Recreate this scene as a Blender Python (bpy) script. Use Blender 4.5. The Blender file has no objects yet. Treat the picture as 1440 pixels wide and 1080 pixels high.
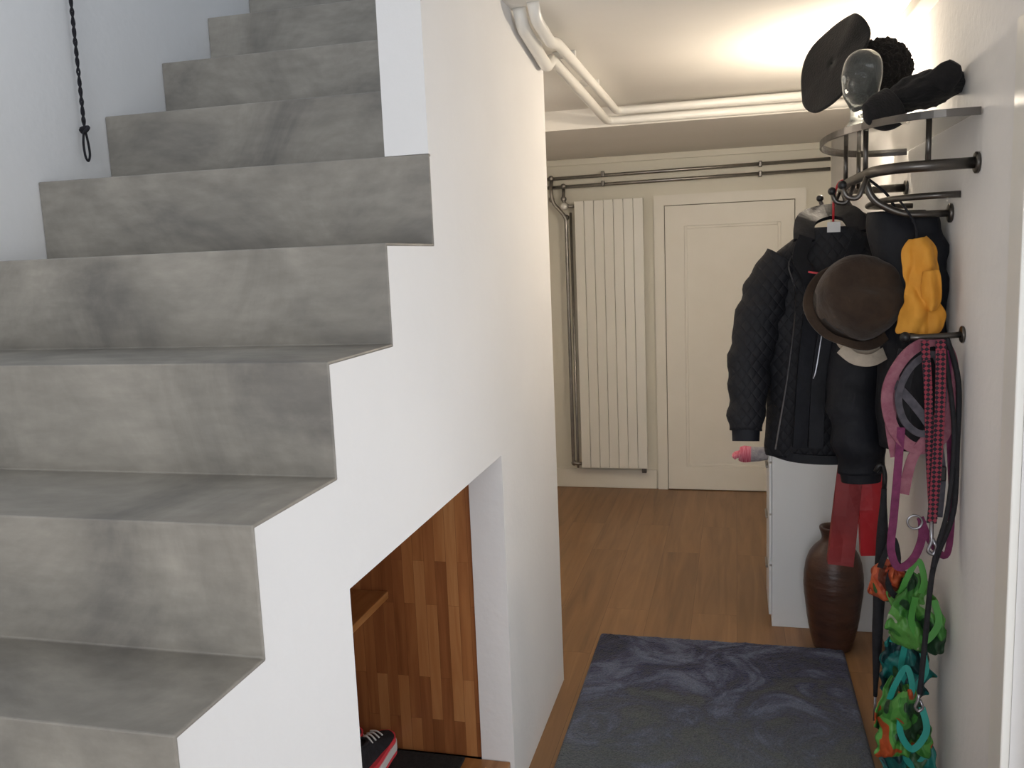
import bpy, bmesh, math, random
from mathutils import Vector, Matrix, noise, Euler
random.seed(7)
sc=bpy.context.scene
sc.view_settings.view_transform='Standard'
COL=bpy.context.collection

# ------------------------------------------------------------------ helpers
def lin(h):
    h=h.lstrip('#');r=[int(h[i:i+2],16)/255 for i in (0,2,4)]
    return tuple(((c/12.92) if c<=.04045 else ((c+.055)/1.055)**2.4) for c in r)+(1,)
def newmat(name):
    m=bpy.data.materials.new(name);m.use_nodes=True
    nt=m.node_tree;b=nt.nodes['Principled BSDF'];return m,nt,b
def mat(name,c1,c2=None,rough=.6,metal=0,scale=8,bump=0,bscale=None,stretch=(1,1,1),detail=5,spec=None,sheen=0,bdist=.01):
    m,nt,b=newmat(name)
    b.inputs['Roughness'].default_value=rough;b.inputs['Metallic'].default_value=metal
    if spec is not None:b.inputs['Specular IOR Level'].default_value=spec
    if sheen:b.inputs['Sheen Weight'].default_value=sheen
    tc=nt.nodes.new('ShaderNodeTexCoord');mp=nt.nodes.new('ShaderNodeMapping');mp.inputs['Scale'].default_value=stretch
    nt.links.new(tc.outputs['Object'],mp.inputs[0])
    n=nt.nodes.new('ShaderNodeTexNoise');n.inputs['Scale'].default_value=scale;n.inputs['Detail'].default_value=detail
    nt.links.new(mp.outputs[0],n.inputs['Vector'])
    r=nt.nodes.new('ShaderNodeValToRGB');r.color_ramp.elements[0].position=.3;r.color_ramp.elements[1].position=.7
    r.color_ramp.elements[0].color=lin(c1);r.color_ramp.elements[1].color=lin(c2 or c1)
    nt.links.new(n.outputs['Fac'],r.inputs[0]);nt.links.new(r.outputs[0],b.inputs['Base Color'])
    if bump:
        n2=nt.nodes.new('ShaderNodeTexNoise');n2.inputs['Scale'].default_value=bscale or scale*4;n2.inputs['Detail'].default_value=6
        nt.links.new(mp.outputs[0],n2.inputs['Vector'])
        bp=nt.nodes.new('ShaderNodeBump');bp.inputs['Strength'].default_value=bump;bp.inputs['Distance'].default_value=bdist
        nt.links.new(n2.outputs['Fac'],bp.inputs['Height']);nt.links.new(bp.outputs[0],b.inputs['Normal'])
    return m
def obj(name,bm,m=None,parent=None,smooth=False,bevel=0,seg=2,subd=0):
    me=bpy.data.meshes.new(name);bmesh.ops.recalc_face_normals(bm,faces=bm.faces[:]);bm.to_mesh(me);bm.free()
    o=bpy.data.objects.new(name,me);COL.objects.link(o)
    if m: 
        for mm in (m if isinstance(m,(list,tuple)) else [m]): me.materials.append(mm)
    if smooth:
        for p in me.polygons:p.use_smooth=True
    if bevel:
        b=o.modifiers.new('bv','BEVEL');b.width=bevel;b.segments=seg;b.limit_method='ANGLE';b.angle_limit=math.radians(40)
    if subd:
        s=o.modifiers.new('sd','SUBSURF');s.levels=subd;s.render_levels=subd
    if parent:o.parent=parent
    return o
def empty(name,loc=(0,0,0)):
    e=bpy.data.objects.new(name,None);e.empty_display_size=.05;COL.objects.link(e);return e
def box_bm(bm,x0,x1,y0,y1,z0,z1,mi=0):
    v=[bm.verts.new((x,y,z)) for x in (x0,x1) for y in (y0,y1) for z in (z0,z1)]
    for f in ((0,1,3,2),(4,6,7,5),(0,4,5,1),(2,3,7,6),(0,2,6,4),(1,5,7,3)):
        ff=bm.faces.new([v[i] for i in f]);ff.material_index=mi
def box(name,x0,x1,y0,y1,z0,z1,m,parent=None,bevel=0,seg=2):
    bm=bmesh.new();box_bm(bm,x0,x1,y0,y1,z0,z1);return obj(name,bm,m,parent,bevel=bevel,seg=seg)
def prism_yz(name,pts,x0,x1,m,parent=None,bevel=0):
    bm=bmesh.new()
    a=[bm.verts.new((x0,y,z)) for y,z in pts];b=[bm.verts.new((x1,y,z)) for y,z in pts]
    bm.faces.new(a);bm.faces.new(b[::-1])
    n=len(pts)
    for i in range(n): bm.faces.new((a[i],b[i],b[(i+1)%n],a[(i+1)%n]))
    return obj(name,bm,m,parent,bevel=bevel)
def catmull(P,n=8,closed=False):
    P=[Vector(p) for p in P];out=[];L=len(P)
    rng=L if closed else L-1
    for i in range(rng):
        if closed:p0,p1,p2,p3=P[i-1],P[i],P[(i+1)%L],P[(i+2)%L]
        else:p0,p1,p2,p3=P[max(i-1,0)],P[i],P[i+1],P[min(i+2,L-1)]
        for k in range(n):
            t=k/n
            out.append(.5*((2*p1)+(p2-p0)*t+(2*p0-5*p1+4*p2-p3)*t*t+(3*p1-p0-3*p2+p3)*t**3))
    if not closed:out.append(P[-1])
    return out
def sweep_bm(bm,path,prof,closed=False,up=Vector((0,0,1)),mi=0,wr=None):
    n=len(path);T=[]
    for i in range(n):
        a=path[i-1] if (i>0 or closed) else path[0];b=path[(i+1)%n] if (i<n-1 or closed) else path[-1]
        d=(b-a);T.append(d.normalized() if d.length>1e-9 else Vector((0,0,1)))
    nrm=up-T[0]*up.dot(T[0])
    if nrm.length<1e-3:nrm=Vector((1,0,0))-T[0]*T[0].x
    nrm.normalize();rings=[]
    for i in range(n):
        nrm=(nrm-T[i]*nrm.dot(T[i])).normalized();side=T[i].cross(nrm)
        pr=prof(i,i/max(1,n-1));ring=[]
        for a,b in pr:
            p=path[i]+side*a+nrm*b
            if wr:p=wr(p,path[i])
            ring.append(bm.verts.new(p))
        rings.append(ring)
    m=len(rings[0])
    R=range(n if closed else n-1)
    for i in R:
        A=rings[i];B=rings[(i+1)%n]
        for j in range(m):
            f=bm.faces.new((A[j],A[(j+1)%m],B[(j+1)%m],B[j]));f.material_index=mi
    if not closed:
        bm.faces.new(rings[0][::-1]).material_index=mi;bm.faces.new(rings[-1]).material_index=mi
def circ(r,r2=None,seg=12):
    r2=r2 or r
    return [(r*math.cos(2*math.pi*k/seg),r2*math.sin(2*math.pi*k/seg)) for k in range(seg)]
def tube(name,pts,r,m,parent=None,n=6,smoothpath=True,closed=False,seg=12):
    bm=bmesh.new();P=catmull(pts,n,closed) if smoothpath else [Vector(p) for p in pts]
    sweep_bm(bm,P,lambda i,t:circ(r,seg=seg),closed)
    return obj(name,bm,m,parent,smooth=True)
def pipe_path(pts,rad=.03,n=6):
    P=[Vector(p) for p in pts];out=[P[0]]
    for i in range(1,len(P)-1):
        a=(P[i-1]-P[i]);b=(P[i+1]-P[i]);r=min(rad,a.length*.45,b.length*.45)
        s=P[i]+a.normalized()*r;e=P[i]+b.normalized()*r
        for k in range(n+1):
            t=k/n;out.append(s*(1-t)**2+P[i]*2*t*(1-t)+e*t*t)
    out.append(P[-1]);return out
def pipe(name,pts,r,m,parent=None,rad=.03):
    bm=bmesh.new();sweep_bm(bm,pipe_path(pts,rad),lambda i,t:circ(r,seg=14));return obj(name,bm,m,parent,smooth=True)
def strap(name,pts,w,th,m,parent=None,closed=False,n=8,up=(0,-1,0)):
    bm=bmesh.new();P=catmull(pts,n,closed)
    sweep_bm(bm,P,lambda i,t:[(-w/2,-th/2),(w/2,-th/2),(w/2,th/2),(-w/2,th/2)],closed,up=Vector(up))
    return obj(name,bm,m,parent)
def lathe_bm(bm,prof,seg=40,M=Matrix(),mi=0,fn=None,cap=True):
    rings=[]
    for k,(r,z) in enumerate(prof):
        ring=[]
        for j in range(seg):
            a=2*math.pi*j/seg;p=Vector((r*math.cos(a),r*math.sin(a),z))
            if fn:p=fn(p,a,k)
            ring.append(bm.verts.new(M@p))
        rings.append(ring)
    for i in range(len(rings)-1):
        for j in range(seg):
            f=bm.faces.new((rings[i][j],rings[i][(j+1)%seg],rings[i+1][(j+1)%seg],rings[i+1][j]));f.material_index=mi
    if cap:
        bm.faces.new(rings[0][::-1]).material_index=mi;bm.faces.new(rings[-1]).material_index=mi
def loft(name,rings,m,parent=None,seg=48,amp=.01,ns=9,e=2.4,steps=6,zs=.35):
    P=catmull([Vector((r[0],r[1],r[2])) for r in rings],steps);Q=catmull([Vector((r[3],r[4],0)) for r in rings],steps)
    bm=bmesh.new();RR=[]
    for c,q in zip(P,Q):
        ring=[]
        for j in range(seg):
            a=2*math.pi*j/seg;ca,sa=math.cos(a),math.sin(a)
            x=math.copysign(abs(ca)**(2/e),ca)*q.x;y=math.copysign(abs(sa)**(2/e),sa)*q.y
            p=Vector((c.x+x,c.y+y,c.z));nv=Vector((ca,sa,0))
            d=noise.fractal(Vector((p.x*ns,p.y*ns,p.z*ns*zs)),1,2,3)
            ring.append(bm.verts.new(p+nv*d*amp))
        RR.append(ring)
    for i in range(len(RR)-1):
        for j in range(seg):bm.faces.new((RR[i][j],RR[i][(j+1)%seg],RR[i+1][(j+1)%seg],RR[i+1][j]))
    bm.faces.new(RR[0][::-1]);bm.faces.new(RR[-1])
    return obj(name,bm,m,parent,smooth=True)
def limb(name,pts,radii,m,parent=None,amp=.008,ns=22,flat=.8,seg=28):
    P=catmull(pts,10);Q=catmull([Vector((r,0,0)) for r in radii],10)
    bm=bmesh.new()
    def wr(p,c):
        d=(p-c);l=d.length
        k=noise.noise(Vector((p.x*6,p.y*6,p.z*ns)))
        return p+d.normalized()*k*amp if l>1e-6 else p
    sweep_bm(bm,P,lambda i,t:circ(Q[i].x,Q[i].x*flat,seg),wr=wr,up=Vector((0,-1,0)))
    return obj(name,bm,m,parent,smooth=True)
def drape(name,cols,m,parent=None,amp=.015,ns=12,th=.004,nu=40,pleats=0,seed=0,edge=.012,xmax=.562):
    """hanging cloth: cols = list of (z, xl, xr, y) from top to bottom"""
    P=catmull([Vector((c[1],c[2],c[3])) for c in cols],10);Z=catmull([Vector((0,0,c[0])) for c in cols],10)
    bm=bmesh.new();rows=[]
    for k,(q,z) in enumerate(zip(P,Z)):
        row=[];t=k/(len(P)-1)
        for i in range(nu+1):
            u=i/nu
            xl=q.x+edge*noise.noise(Vector((z.z*25,seed,1)));xr=q.y+edge*noise.noise(Vector((z.z*25,seed,7)))
            x=xl+(xr-xl)*u
            bulge=math.sin(math.pi*u)
            y=q.z-.02*bulge+amp*noise.fractal(Vector((x*ns,z.z*ns*.45,seed)),1,2,3)+(.006*math.sin(u*pleats*2*math.pi+z.z*9+seed) if pleats else 0)
            dz=edge*1.6*noise.noise(Vector((x*ns*.8,seed+5,z.z*3)))
            row.append(bm.verts.new((min(x,xmax),y,max(.004,z.z+dz))))
        rows.append(row)
    for i in range(len(rows)-1):
        for j in range(nu):bm.faces.new((rows[i][j],rows[i][j+1],rows[i+1][j+1],rows[i+1][j]))
    o=obj(name,bm,m,parent,smooth=True);s=o.modifiers.new('so','SOLIDIFY');s.thickness=th;s.offset=1;return o

# ------------------------------------------------------------------ materials
M_wall=mat('plaster_white','#e6e5e4','#ebeae9',rough=.85,scale=2,bump=.12,bscale=35)
M_cream=mat('plaster_cream','#e0dccd','#e6e2d4',rough=.8,scale=2,bump=.08,bscale=40)
M_ceil=mat('ceiling_paint','#e6e2da','#ebe7e0',rough=.85,scale=2,bump=.05,bscale=30)
M_paint=mat('gloss_white','#e8e6e0',rough=.35)
M_door=mat('door_paint','#e6e2d6','#e9e5da',rough=.45)
M_rad=mat('radiator_enamel','#eae8df',rough=.35)
M_cab=mat('cabinet_white','#dfe3e6',rough=.4)
M_steel=mat('brushed_steel','#8d8a86','#a09c96',rough=.35,metal=1,scale=20)
M_dark=mat('dark_metal','#55524f','#6a6662',rough=.32,metal=.9,scale=10)
M_blackp=mat('black_plastic','#121214',rough=.4)
M_gap=mat('shadow_gap','#7a7260',rough=.9)

def concrete():
    m,nt,b=newmat('polished_concrete');b.inputs['Roughness'].default_value=.5
    tc=nt.nodes.new('ShaderNodeTexCoord');L=nt.links
    n1=nt.nodes.new('ShaderNodeTexNoise');n1.inputs['Scale'].default_value=2.8;n1.inputs['Detail'].default_value=9;n1.inputs['Roughness'].default_value=.64;n1.inputs['Distortion'].default_value=.7
    L.new(tc.outputs['Object'],n1.inputs['Vector'])
    n2=nt.nodes.new('ShaderNodeTexNoise');n2.inputs['Scale'].default_value=30;n2.inputs['Detail'].default_value=6
    mp2=nt.nodes.new('ShaderNodeMapping');mp2.inputs['Scale'].default_value=(.5,1.,1.6);mp2.inputs['Rotation'].default_value=(0,.3,.2);L.new(tc.outputs['Object'],mp2.inputs[0]);L.new(mp2.outputs[0],n2.inputs['Vector'])
    r=nt.nodes.new('ShaderNodeValToRGB');e=r.color_ramp.elements
    e[0].position=.34;e[0].color=lin('#74706a');e[1].position=.68;e[1].color=lin('#a19b91')
    x=e.new(.5);x.color=lin('#8b867d')
    L.new(n1.outputs['Fac'],r.inputs[0])
    mx=nt.nodes.new('ShaderNodeMixRGB');mx.blend_type='OVERLAY';mx.inputs[0].default_value=.25
    L.new(r.outputs[0],mx.inputs[1]);L.new(n2.outputs['Fac'],mx.inputs[2]);L.new(mx.outputs[0],b.inputs['Base Color'])
    bp=nt.nodes.new('ShaderNodeBump');bp.inputs['Strength'].default_value=.18;bp.inputs['Distance'].default_value=.004
    L.new(n2.outputs['Fac'],bp.inputs['Height']);L.new(bp.outputs[0],b.inputs['Normal'])
    return m
M_conc=concrete()
def planks(name,swz,bw,bh,cols,rough,mort=.0015,grain=(1,1,1),vary=.6,mc='#4a301c'):
    m,nt,b=newmat(name);b.inputs['Roughness'].default_value=rough;L=nt.links
    tc=nt.nodes.new('ShaderNodeTexCoord');sp=nt.nodes.new('ShaderNodeSeparateXYZ');cb=nt.nodes.new('ShaderNodeCombineXYZ')
    L.new(tc.outputs['Object'],sp.inputs[0]);L.new(sp.outputs[swz[0].upper()],cb.inputs[0]);L.new(sp.outputs[swz[1].upper()],cb.inputs[1])
    bk=nt.nodes.new('ShaderNodeTexBrick');bk.offset=.37;bk.offset_frequency=2
    bk.inputs['Scale'].default_value=1;bk.inputs['Brick Width'].default_value=bw;bk.inputs['Row Height'].default_value=bh
    bk.inputs['Mortar Size'].default_value=mort;bk.inputs['Mortar Smooth'].default_value=.2
    bk.inputs['Color1'].default_value=(0,0,0,1);bk.inputs['Color2'].default_value=(1,1,1,1);bk.inputs['Mortar'].default_value=(.0,.0,.0,1)
    L.new(cb.outputs[0],bk.inputs['Vector'])
    mp=nt.nodes.new('ShaderNodeMapping');mp.inputs['Scale'].default_value=grain;L.new(cb.outputs[0],mp.inputs[0])
    ad=nt.nodes.new('ShaderNodeVectorMath');ad.operation='ADD'
    sc_=nt.nodes.new('ShaderNodeVectorMath');sc_.operation='SCALE';sc_.inputs['Scale'].default_value=9;L.new(bk.outputs['Color'],sc_.inputs[0])
    L.new(mp.outputs[0],ad.inputs[0]);L.new(sc_.outputs[0],ad.inputs[1])
    n=nt.nodes.new('ShaderNodeTexNoise');n.inputs['Scale'].default_value=1;n.inputs['Detail'].default_value=7;n.inputs['Distortion'].default_value=.8
    L.new(ad.outputs[0],n.inputs['Vector'])
    mx=nt.nodes.new('ShaderNodeMixRGB');mx.inputs[0].default_value=vary;L.new(n.outputs['Fac'],mx.inputs[1]);L.new(bk.outputs['Color'],mx.inputs[2])
    r=nt.nodes.new('ShaderNodeValToRGB');e=r.color_ramp.elements
    e[0].position=.2;e[0].color=lin(cols[0]);e[1].position=.8;e[1].color=lin(cols[-1])
    for i,c in enumerate(cols[1:-1]):
        x=e.new(.2+.6*(i+1)/(len(cols)-1));x.color=lin(c)
    L.new(mx.outputs[0],r.inputs[0])
    mm=nt.nodes.new('ShaderNodeMixRGB');mm.inputs[2].default_value=lin(mc);L.new(bk.outputs['Fac'],mm.inputs[0]);L.new(r.outputs[0],mm.inputs[1])
    L.new(mm.outputs[0],b.inputs['Base Color'])
    bp=nt.nodes.new('ShaderNodeBump');bp.inputs['Strength'].default_value=.1;bp.inputs['Distance'].default_value=.003;L.new(n.outputs['Fac'],bp.inputs['Height']);L.new(bp.outputs[0],b.inputs['Normal'])
    return m
M_floor=planks('oak_planks','yx',1.25,.19,['#66492d','#7d5b39','#8e6945','#9e7952'],.4,mort=.0008,grain=(1.6,20,1),vary=.18,mc='#5e4026')
ST=['#7c4a28','#996038','#b07646','#c08a58']
M_stave=planks('beech_staves','zx',.36,.034,ST,.4,mort=.0004,grain=(3,40,1),vary=.42,mc='#6e4426')
M_stavey=planks('beech_staves_side','zy',.36,.034,ST,.4,mort=.0004,grain=(3,40,1),vary=.42,mc='#6e4426')
M_wood=mat('beech_board','#94602f','#b07c4c',rough=.4,scale=6,stretch=(8,1,8))

# ------------------------------------------------------------------ room shell
XS,XL,XR,YB,ZC=-.634,-1.632,.57,5.815,2.30
Z0=.8595;H=.19
YN={-4:-.50,-3:-.23,-2:.04,-1:.31,0:.575,1:.817,2:1.018,3:1.2765,4:1.5500,5:1.8183,6:2.0812,7:2.3517,8:2.614,9:2.88,10:3.145,11:3.41,12:3.675}
zk=lambda k:Z0+H*k
box('floor',-1.75,.69,-2.6,5.935,-.1,0,M_floor)
sk=.006
def zig(k0,k1,off=0):
    pts=[]
    for k in range(k0,k1+1):
        zb=zk(k-1) if k>-4 else 0
        pts.append((YN[k]+off,zb-off if k>k0 else max(0,zb-off)));pts.append((YN[k]+off,zk(k)-off))
    return pts
stair=empty('staircase')
a=zig(-4,5);a.append((YN[5]+.012,zk(5)));b=zig(-4,5,sk);b.append((YN[5]+.012,zk(5)-sk))
prism_yz('lower_steps',a+b[::-1],XL+.001,XS+.0012,M_conc,stair,bevel=.0026)
a=[(YN[5]+.012,zk(5))]+zig(6,12);a.append((4.59,zk(12)))
b=[(YN[5]+.012,zk(5)-sk)]+[(y+0,z) for y,z in zig(6,12,sk)];b.append((4.59,zk(12)-sk))
prism_yz('upper_steps',a+b[::-1],XL+.001,XS-.101,M_conc,stair,bevel=.0026)
e=.0045
prof=[(YN[-4]+e,0)]
for k in range(-4,6):
    prof.append((YN[k]+e,zk(k)-e))
    if k<5: prof.append((YN[k+1]+e,zk(k)-e))
prof+=[(YN[5]+.013,zk(5)-e),(YN[5]+.013,ZC),(3.05,ZC),(3.05,0),(2.30,0),(2.30,1.04),(1.30,1.04),(1.30,0)]
prism_yz('wall_stair_side',prof,XS-.1,XS,M_wall)
box('wall_stair_pier',XS-.1,XS,YN[5]+.001,YN[5]+.013,zk(5)+.0005,ZC,M_wall)
bm=bmesh.new();box_bm(bm,XS-.1,XS,YN[5]+.001,3.05,ZC,5.0);box_bm(bm,XS-.1,XS,3.05,5.93,ZC+.1,5.0);obj('wall_stairwell',bm,M_wall)
box('wall_closet_end',XL,XS-.1,2.97,3.05,0,ZC,M_wall)
box('wall_left',XL-.12,XL,-2.6,5.935,0,5.0,M_wall)
box('wall_back',XL,XR+.12,YB,YB+.12,0,ZC,M_cream)
bm=bmesh.new()
box_bm(bm,XR,XR+.12,1.96,YB,0,ZC);box_bm(bm,XR,XR+.12,-2.6,.60,0,ZC);box_bm(bm,XR,XR+.12,.60,1.96,1.94,ZC);obj('wall_right',bm,M_wall)
box('wall_stairwell_end',XL,XS-.1,4.6,4.7,ZC+.1,5.0,M_wall)
box('ceiling',XS,XR+.12,-2.6,YB+.12,ZC,ZC+.1,M_ceil)
box('ceiling_hall',XL,XS,3.05,YB+.12,ZC,ZC+.1,M_ceil)
box('ceiling_soffit',XL,XR,4.46,YB,2.205,ZC,M_ceil)
box('trim_crown_back',XL,XR,YB-.02,YB,2.165,2.205,M_cream,bevel=.004)
box('trim_duct_right',XR-.055,XR,2.0,4.46,2.262,ZC,M_ceil,bevel=.004)
box('baseboard_back',XL,-.52,YB-.015,YB,0,.13,M_door,bevel=.004)
tr=empty('door_side')
box('casing',XR-.018,XR,1.96,2.05,0,2.02,M_paint,tr,bevel=.003)
box('casing_top',XR-.018,XR,.60,1.96,1.94,2.02,M_paint,tr,bevel=.003)
box('casing_near',XR-.018,XR,.52,.60,0,2.02,M_paint,tr,bevel=.003)
for i,(a,b,c,d) in enumerate([(.60,.68,0,1.94),(1.88,1.96,0,1.94),(.68,1.88,0,.12),(.68,1.88,1.86,1.94),(1.26,1.30,.12,1.86)]):
    box('glazed_frame_%d'%i,XR+.03,XR+.07,a,b,c,d,M_paint,tr,bevel=.003)
# ---- niche lining
ni=empty('shoe_niche')
box('niche_panel_end',-1.28,XS-.1,2.305,2.33,.12,1.06,M_stave,ni)
box('niche_panel_back',-1.28,-1.255,1.285,2.305,.12,1.06,M_stavey,ni)
box('niche_panel_front',-1.28,XS-.1,1.26,1.285,.12,1.06,M_stave,ni)
box('niche_base',-1.255,XS-.012,1.303,2.297,.0,.12,M_wood,ni,bevel=.003)
box('niche_top',-1.28,XS-.1,1.26,2.33,1.06,1.075,M_wood,ni)
box('niche_shelf',-1.255,-1.0,1.30,2.303,.60,.622,M_wood,ni,bevel=.002)
M_mat=mat('coir_black','#1c1b1a','#2b2a29',rough=.95,scale=90,bump=.8,bscale=300)
box('shoe_mat',-1.22,-.78,1.80,2.285,.121,.130,M_mat,bevel=.004)

def shoe(name,loc,rot,hs=1.0):
    p=empty(name)
    M=Matrix.Translation(loc)@Matrix.Rotation(rot,4,'Z')@Matrix.Diagonal((1,1.05,hs,1))
    m_up=mat('shoe_fabric','#15161b','#25262c',rough=.8,scale=60,bump=.4);m_so=mat('shoe_sole','#e8e6e2',rough=.5);m_pk=mat('shoe_coral','#f04a55',rough=.5)
    def prof(t):
        return .036+.012*math.sin(t*2.6)+.006*math.sin(t*6)-.02*max(0,t-.85)*4
    def layer(nm,z0,z1,g,m):
        bm=bmesh.new();n=30
        out=[]
        for i in range(n):
            t=i/(n-1);w=(prof(t)+g)*min(1,math.sqrt(max(0,1-(2*t-1)**10))+.02);out.append((-.14+.28*t,w))
        pts=out+[(x,-w) for x,w in out[::-1]]
        b=[bm.verts.new(M@Vector((x,y,z0))) for x,y in pts];tt=[bm.verts.new(M@Vector((x,y,z1))) for x,y in pts]
        bm.faces.new(b);bm.faces.new(tt[::-1])
        for i in range(len(pts)):bm.faces.new((b[i],b[(i+1)%len(pts)],tt[(i+1)%len(pts)],tt[i]))
        obj(nm,bm,m,p,smooth=False,bevel=.002)
    layer('outsole',0,.010,.002,m_pk);layer('midsole',.010,.030,.003,m_so);layer('foxing',.030,.042,.0,m_pk)
    bm=bmesh.new();secs=[(-.138,.025,.075),(-.12,.034,.098),(-.07,.036,.1),(-.03,.037,.088),(.02,.038,.075),(.07,.041,.058),(.11,.036,.05),(.135,.018,.042)]
    P=catmull([Vector((s[0],s[1],s[2])) for s in secs],4);R=[]
    for q in P:
        ring=[]
        for j in range(17):
            a=math.pi*j/16;ring.append(bm.verts.new(M@Vector((q.x,math.cos(a)*q.y,.03+(q.z-.03)*math.sin(a)**.7))))
        R.append(ring)
    for i in range(len(R)-1):
        for j in range(16):bm.faces.new((R[i][j],R[i][j+1],R[i+1][j+1],R[i+1][j]))
    bm.faces.new(R[0]);bm.faces.new(R[-1][::-1])
    obj('upper',bm,m_up,p,smooth=True)
    tube('collar',[M@Vector(v) for v in [(-.12,0,.1),(-.09,.026,.1),(-.04,.024,.093),(-.02,0,.09),(-.04,-.024,.093),(-.09,-.026,.1)]],.005,m_up,p,closed=True)
    for i in range(4):
        x=-.005+.02*i;tube('lace_%d'%i,[M@Vector((x,-.022,.074-.11*i*.02)),M@Vector((x+.008,0,.085-.13*i*.035)),M@Vector((x+.012,.022,.074-.11*i*.02))],.0025,m_so,p)
    return p
shoe('running_shoe',(-1.155,2.165,.131),math.radians(78),1.25)
shoe('running_shoe.001',(-1.035,2.16,.131),math.radians(86),1.25)

# ------------------------------------------------------------------ back wall: door, radiator, pipes
dr=empty('door_back');yb=YB
dx0,dx1,dz=-.44,.355,1.87
box('gap',dx0-.005,dx1+.005,yb-.004,yb-.0005,0,dz+.005,M_gap,dr)
px0,px1,pz0,pz1=-.32,.275,.16,1.74
for nm,a in {'stile_l':(dx0,px0,0.006,dz),'stile_r':(px1,dx1,0.006,dz),'rail_b':(px0,px1,0.006,pz0),'rail_t':(px0,px1,pz1,dz)}.items():
    box(nm,a[0],a[1],yb-.022,yb-.004,a[2],a[3],M_door,dr)
box('panel',px0,px1,yb-.012,yb-.005,pz0,pz1,M_door,dr)
for i,(a,b,c,d) in enumerate([(px0,px0+.018,pz0,pz1),(px1-.018,px1,pz0,pz1),(px0+.018,px1-.018,pz0,pz0+.018),(px0+.018,px1-.018,pz1-.018,pz1)]):
    box('moulding_%d'%i,a,b,yb-.018,yb-.012,c,d,M_door,dr,bevel=.005,seg=3)
for nm,a in {'frame_l':(dx0-.07,dx0-.005,0,dz+.07),'frame_r':(dx1+.005,dx1+.07,0,dz+.07),'frame_t':(dx0-.005,dx1+.005,dz+.005,dz+.07)}.items():
    box(nm,a[0],a[1],yb-.022,yb,a[2],a[3],M_door,dr)
tube('handle',[(.31,yb-.02,1.0),(.31,yb-.065,1.0),(.28,yb-.07,1.0),(.20,yb-.07,1.0)],.009,M_steel,dr)
ra=empty('radiator')
rx0,rx1=-1.018,-.572;n=7;w=(rx1-rx0)/n
for i in range(n):
    box('fin_%d'%i,rx0+i*w+.0012,rx0+(i+1)*w-.0012,yb-.085,yb-.05,.155,1.93,M_rad,ra,bevel=.003,seg=2)
box('header_top',rx0+.01,rx1-.01,yb-.075,yb-.045,1.87,1.915,M_rad,ra)
box('header_bottom',rx0+.01,rx1-.01,yb-.075,yb-.045,.17,.215,M_rad,ra)
for i,x in enumerate((rx0+.08,rx1-.08)):
    for j,z in enumerate((.35,1.7)): box('bracket_%d%d'%(i,j),x-.015,x+.015,yb-.05,yb,z,z+.03,M_rad,ra)
box('drain_foot',rx1-.04,rx1-.01,yb-.08,yb-.045,.125,.155,M_dark,ra)
pp=empty('heating_pipes');yp=yb-.045
for i,(z0_,z1_) in enumerate([(2.085,2.10),(2.03,2.04)]):
    pipe('run_%d'%i,[(-1.60,yp,z0_-.006),(.56,yp,z1_)],.011,M_steel,pp)
for i,x in enumerate((-.83,.15)):
    for j,z in enumerate((2.095,2.035)):
        box('clamp_%d%d'%(i,j),x-.010,x+.010,yp-.018,yp+.015,z-.018,z+.018,M_dark,pp,bevel=.004)
        pipe('clampstud_%d%d'%(i,j),[(x,yp,z),(x,yb,z)],.005,M_dark,pp)
pipe('drop_a',[(-1.17,yp-.0,2.085),(-1.17,yp-.03,2.0),(-1.16,yp-.03,1.93),(-1.075,yp-.03,1.83),(-1.075,yp-.03,.18),(-1.02,yp-.03,.18)],.012,M_steel,pp)
pipe('drop_b',[(-1.09,yp,2.03),(-1.09,yp-.02,1.93),(-1.06,yp-.02,1.90),(-1.02,yp-.02,1.90)],.011,M_steel,pp)
pipe('drop_c',[(-1.045,yp-.02,1.86),(-1.045,yp-.02,.20),(-1.045,yp-.02,.15)],.008,M_steel,pp)
for i,(x,z) in enumerate([(-1.17,2.085),(-1.09,2.03),(-1.17,1.95),(-1.09,1.95),(-1.075,.18),(-1.075,1.83)]):
    bm=bmesh.new();bmesh.ops.create_uvsphere(bm,u_segments=14,v_segments=10,radius=.019,matrix=Matrix.Translation((x,yp-.01,z)));obj('fitting_%d'%i,bm,M_steel,pp,smooth=True)
bm=bmesh.new();lathe_bm(bm,[(.016,0),(.022,.004),(.023,.03),(.018,.05),(.008,.054)],24,Matrix.Translation((-1.08,yp-.03,1.90))@Matrix.Rotation(math.radians(90),4,'X'));obj('valve_knob',bm,M_paint,pp,smooth=True)

cp=empty('ceiling_pipes')
pipe('pipe_a',[(-.606,2.60,2.30),(-.606,2.64,2.255),(-.606,2.98,2.205),(-.606,3.06,2.25),(-.606,4.40,2.225),(.56,4.40,2.222)],.020,M_paint,cp,rad=.05)
pipe('pipe_b',[(-.556,2.56,2.30),(-.556,2.60,2.262),(-.556,2.80,2.240),(-.556,2.90,2.262),(-.552,4.36,2.262),(.56,4.36,2.265)],.018,M_paint,cp,rad=.05)
for i,yv in enumerate((3.2,3.75)):
    box('clip_%d'%i,-.632,-.545,yv-.008,yv+.008,2.275,2.30,M_paint,cp,bevel=.003)

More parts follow.
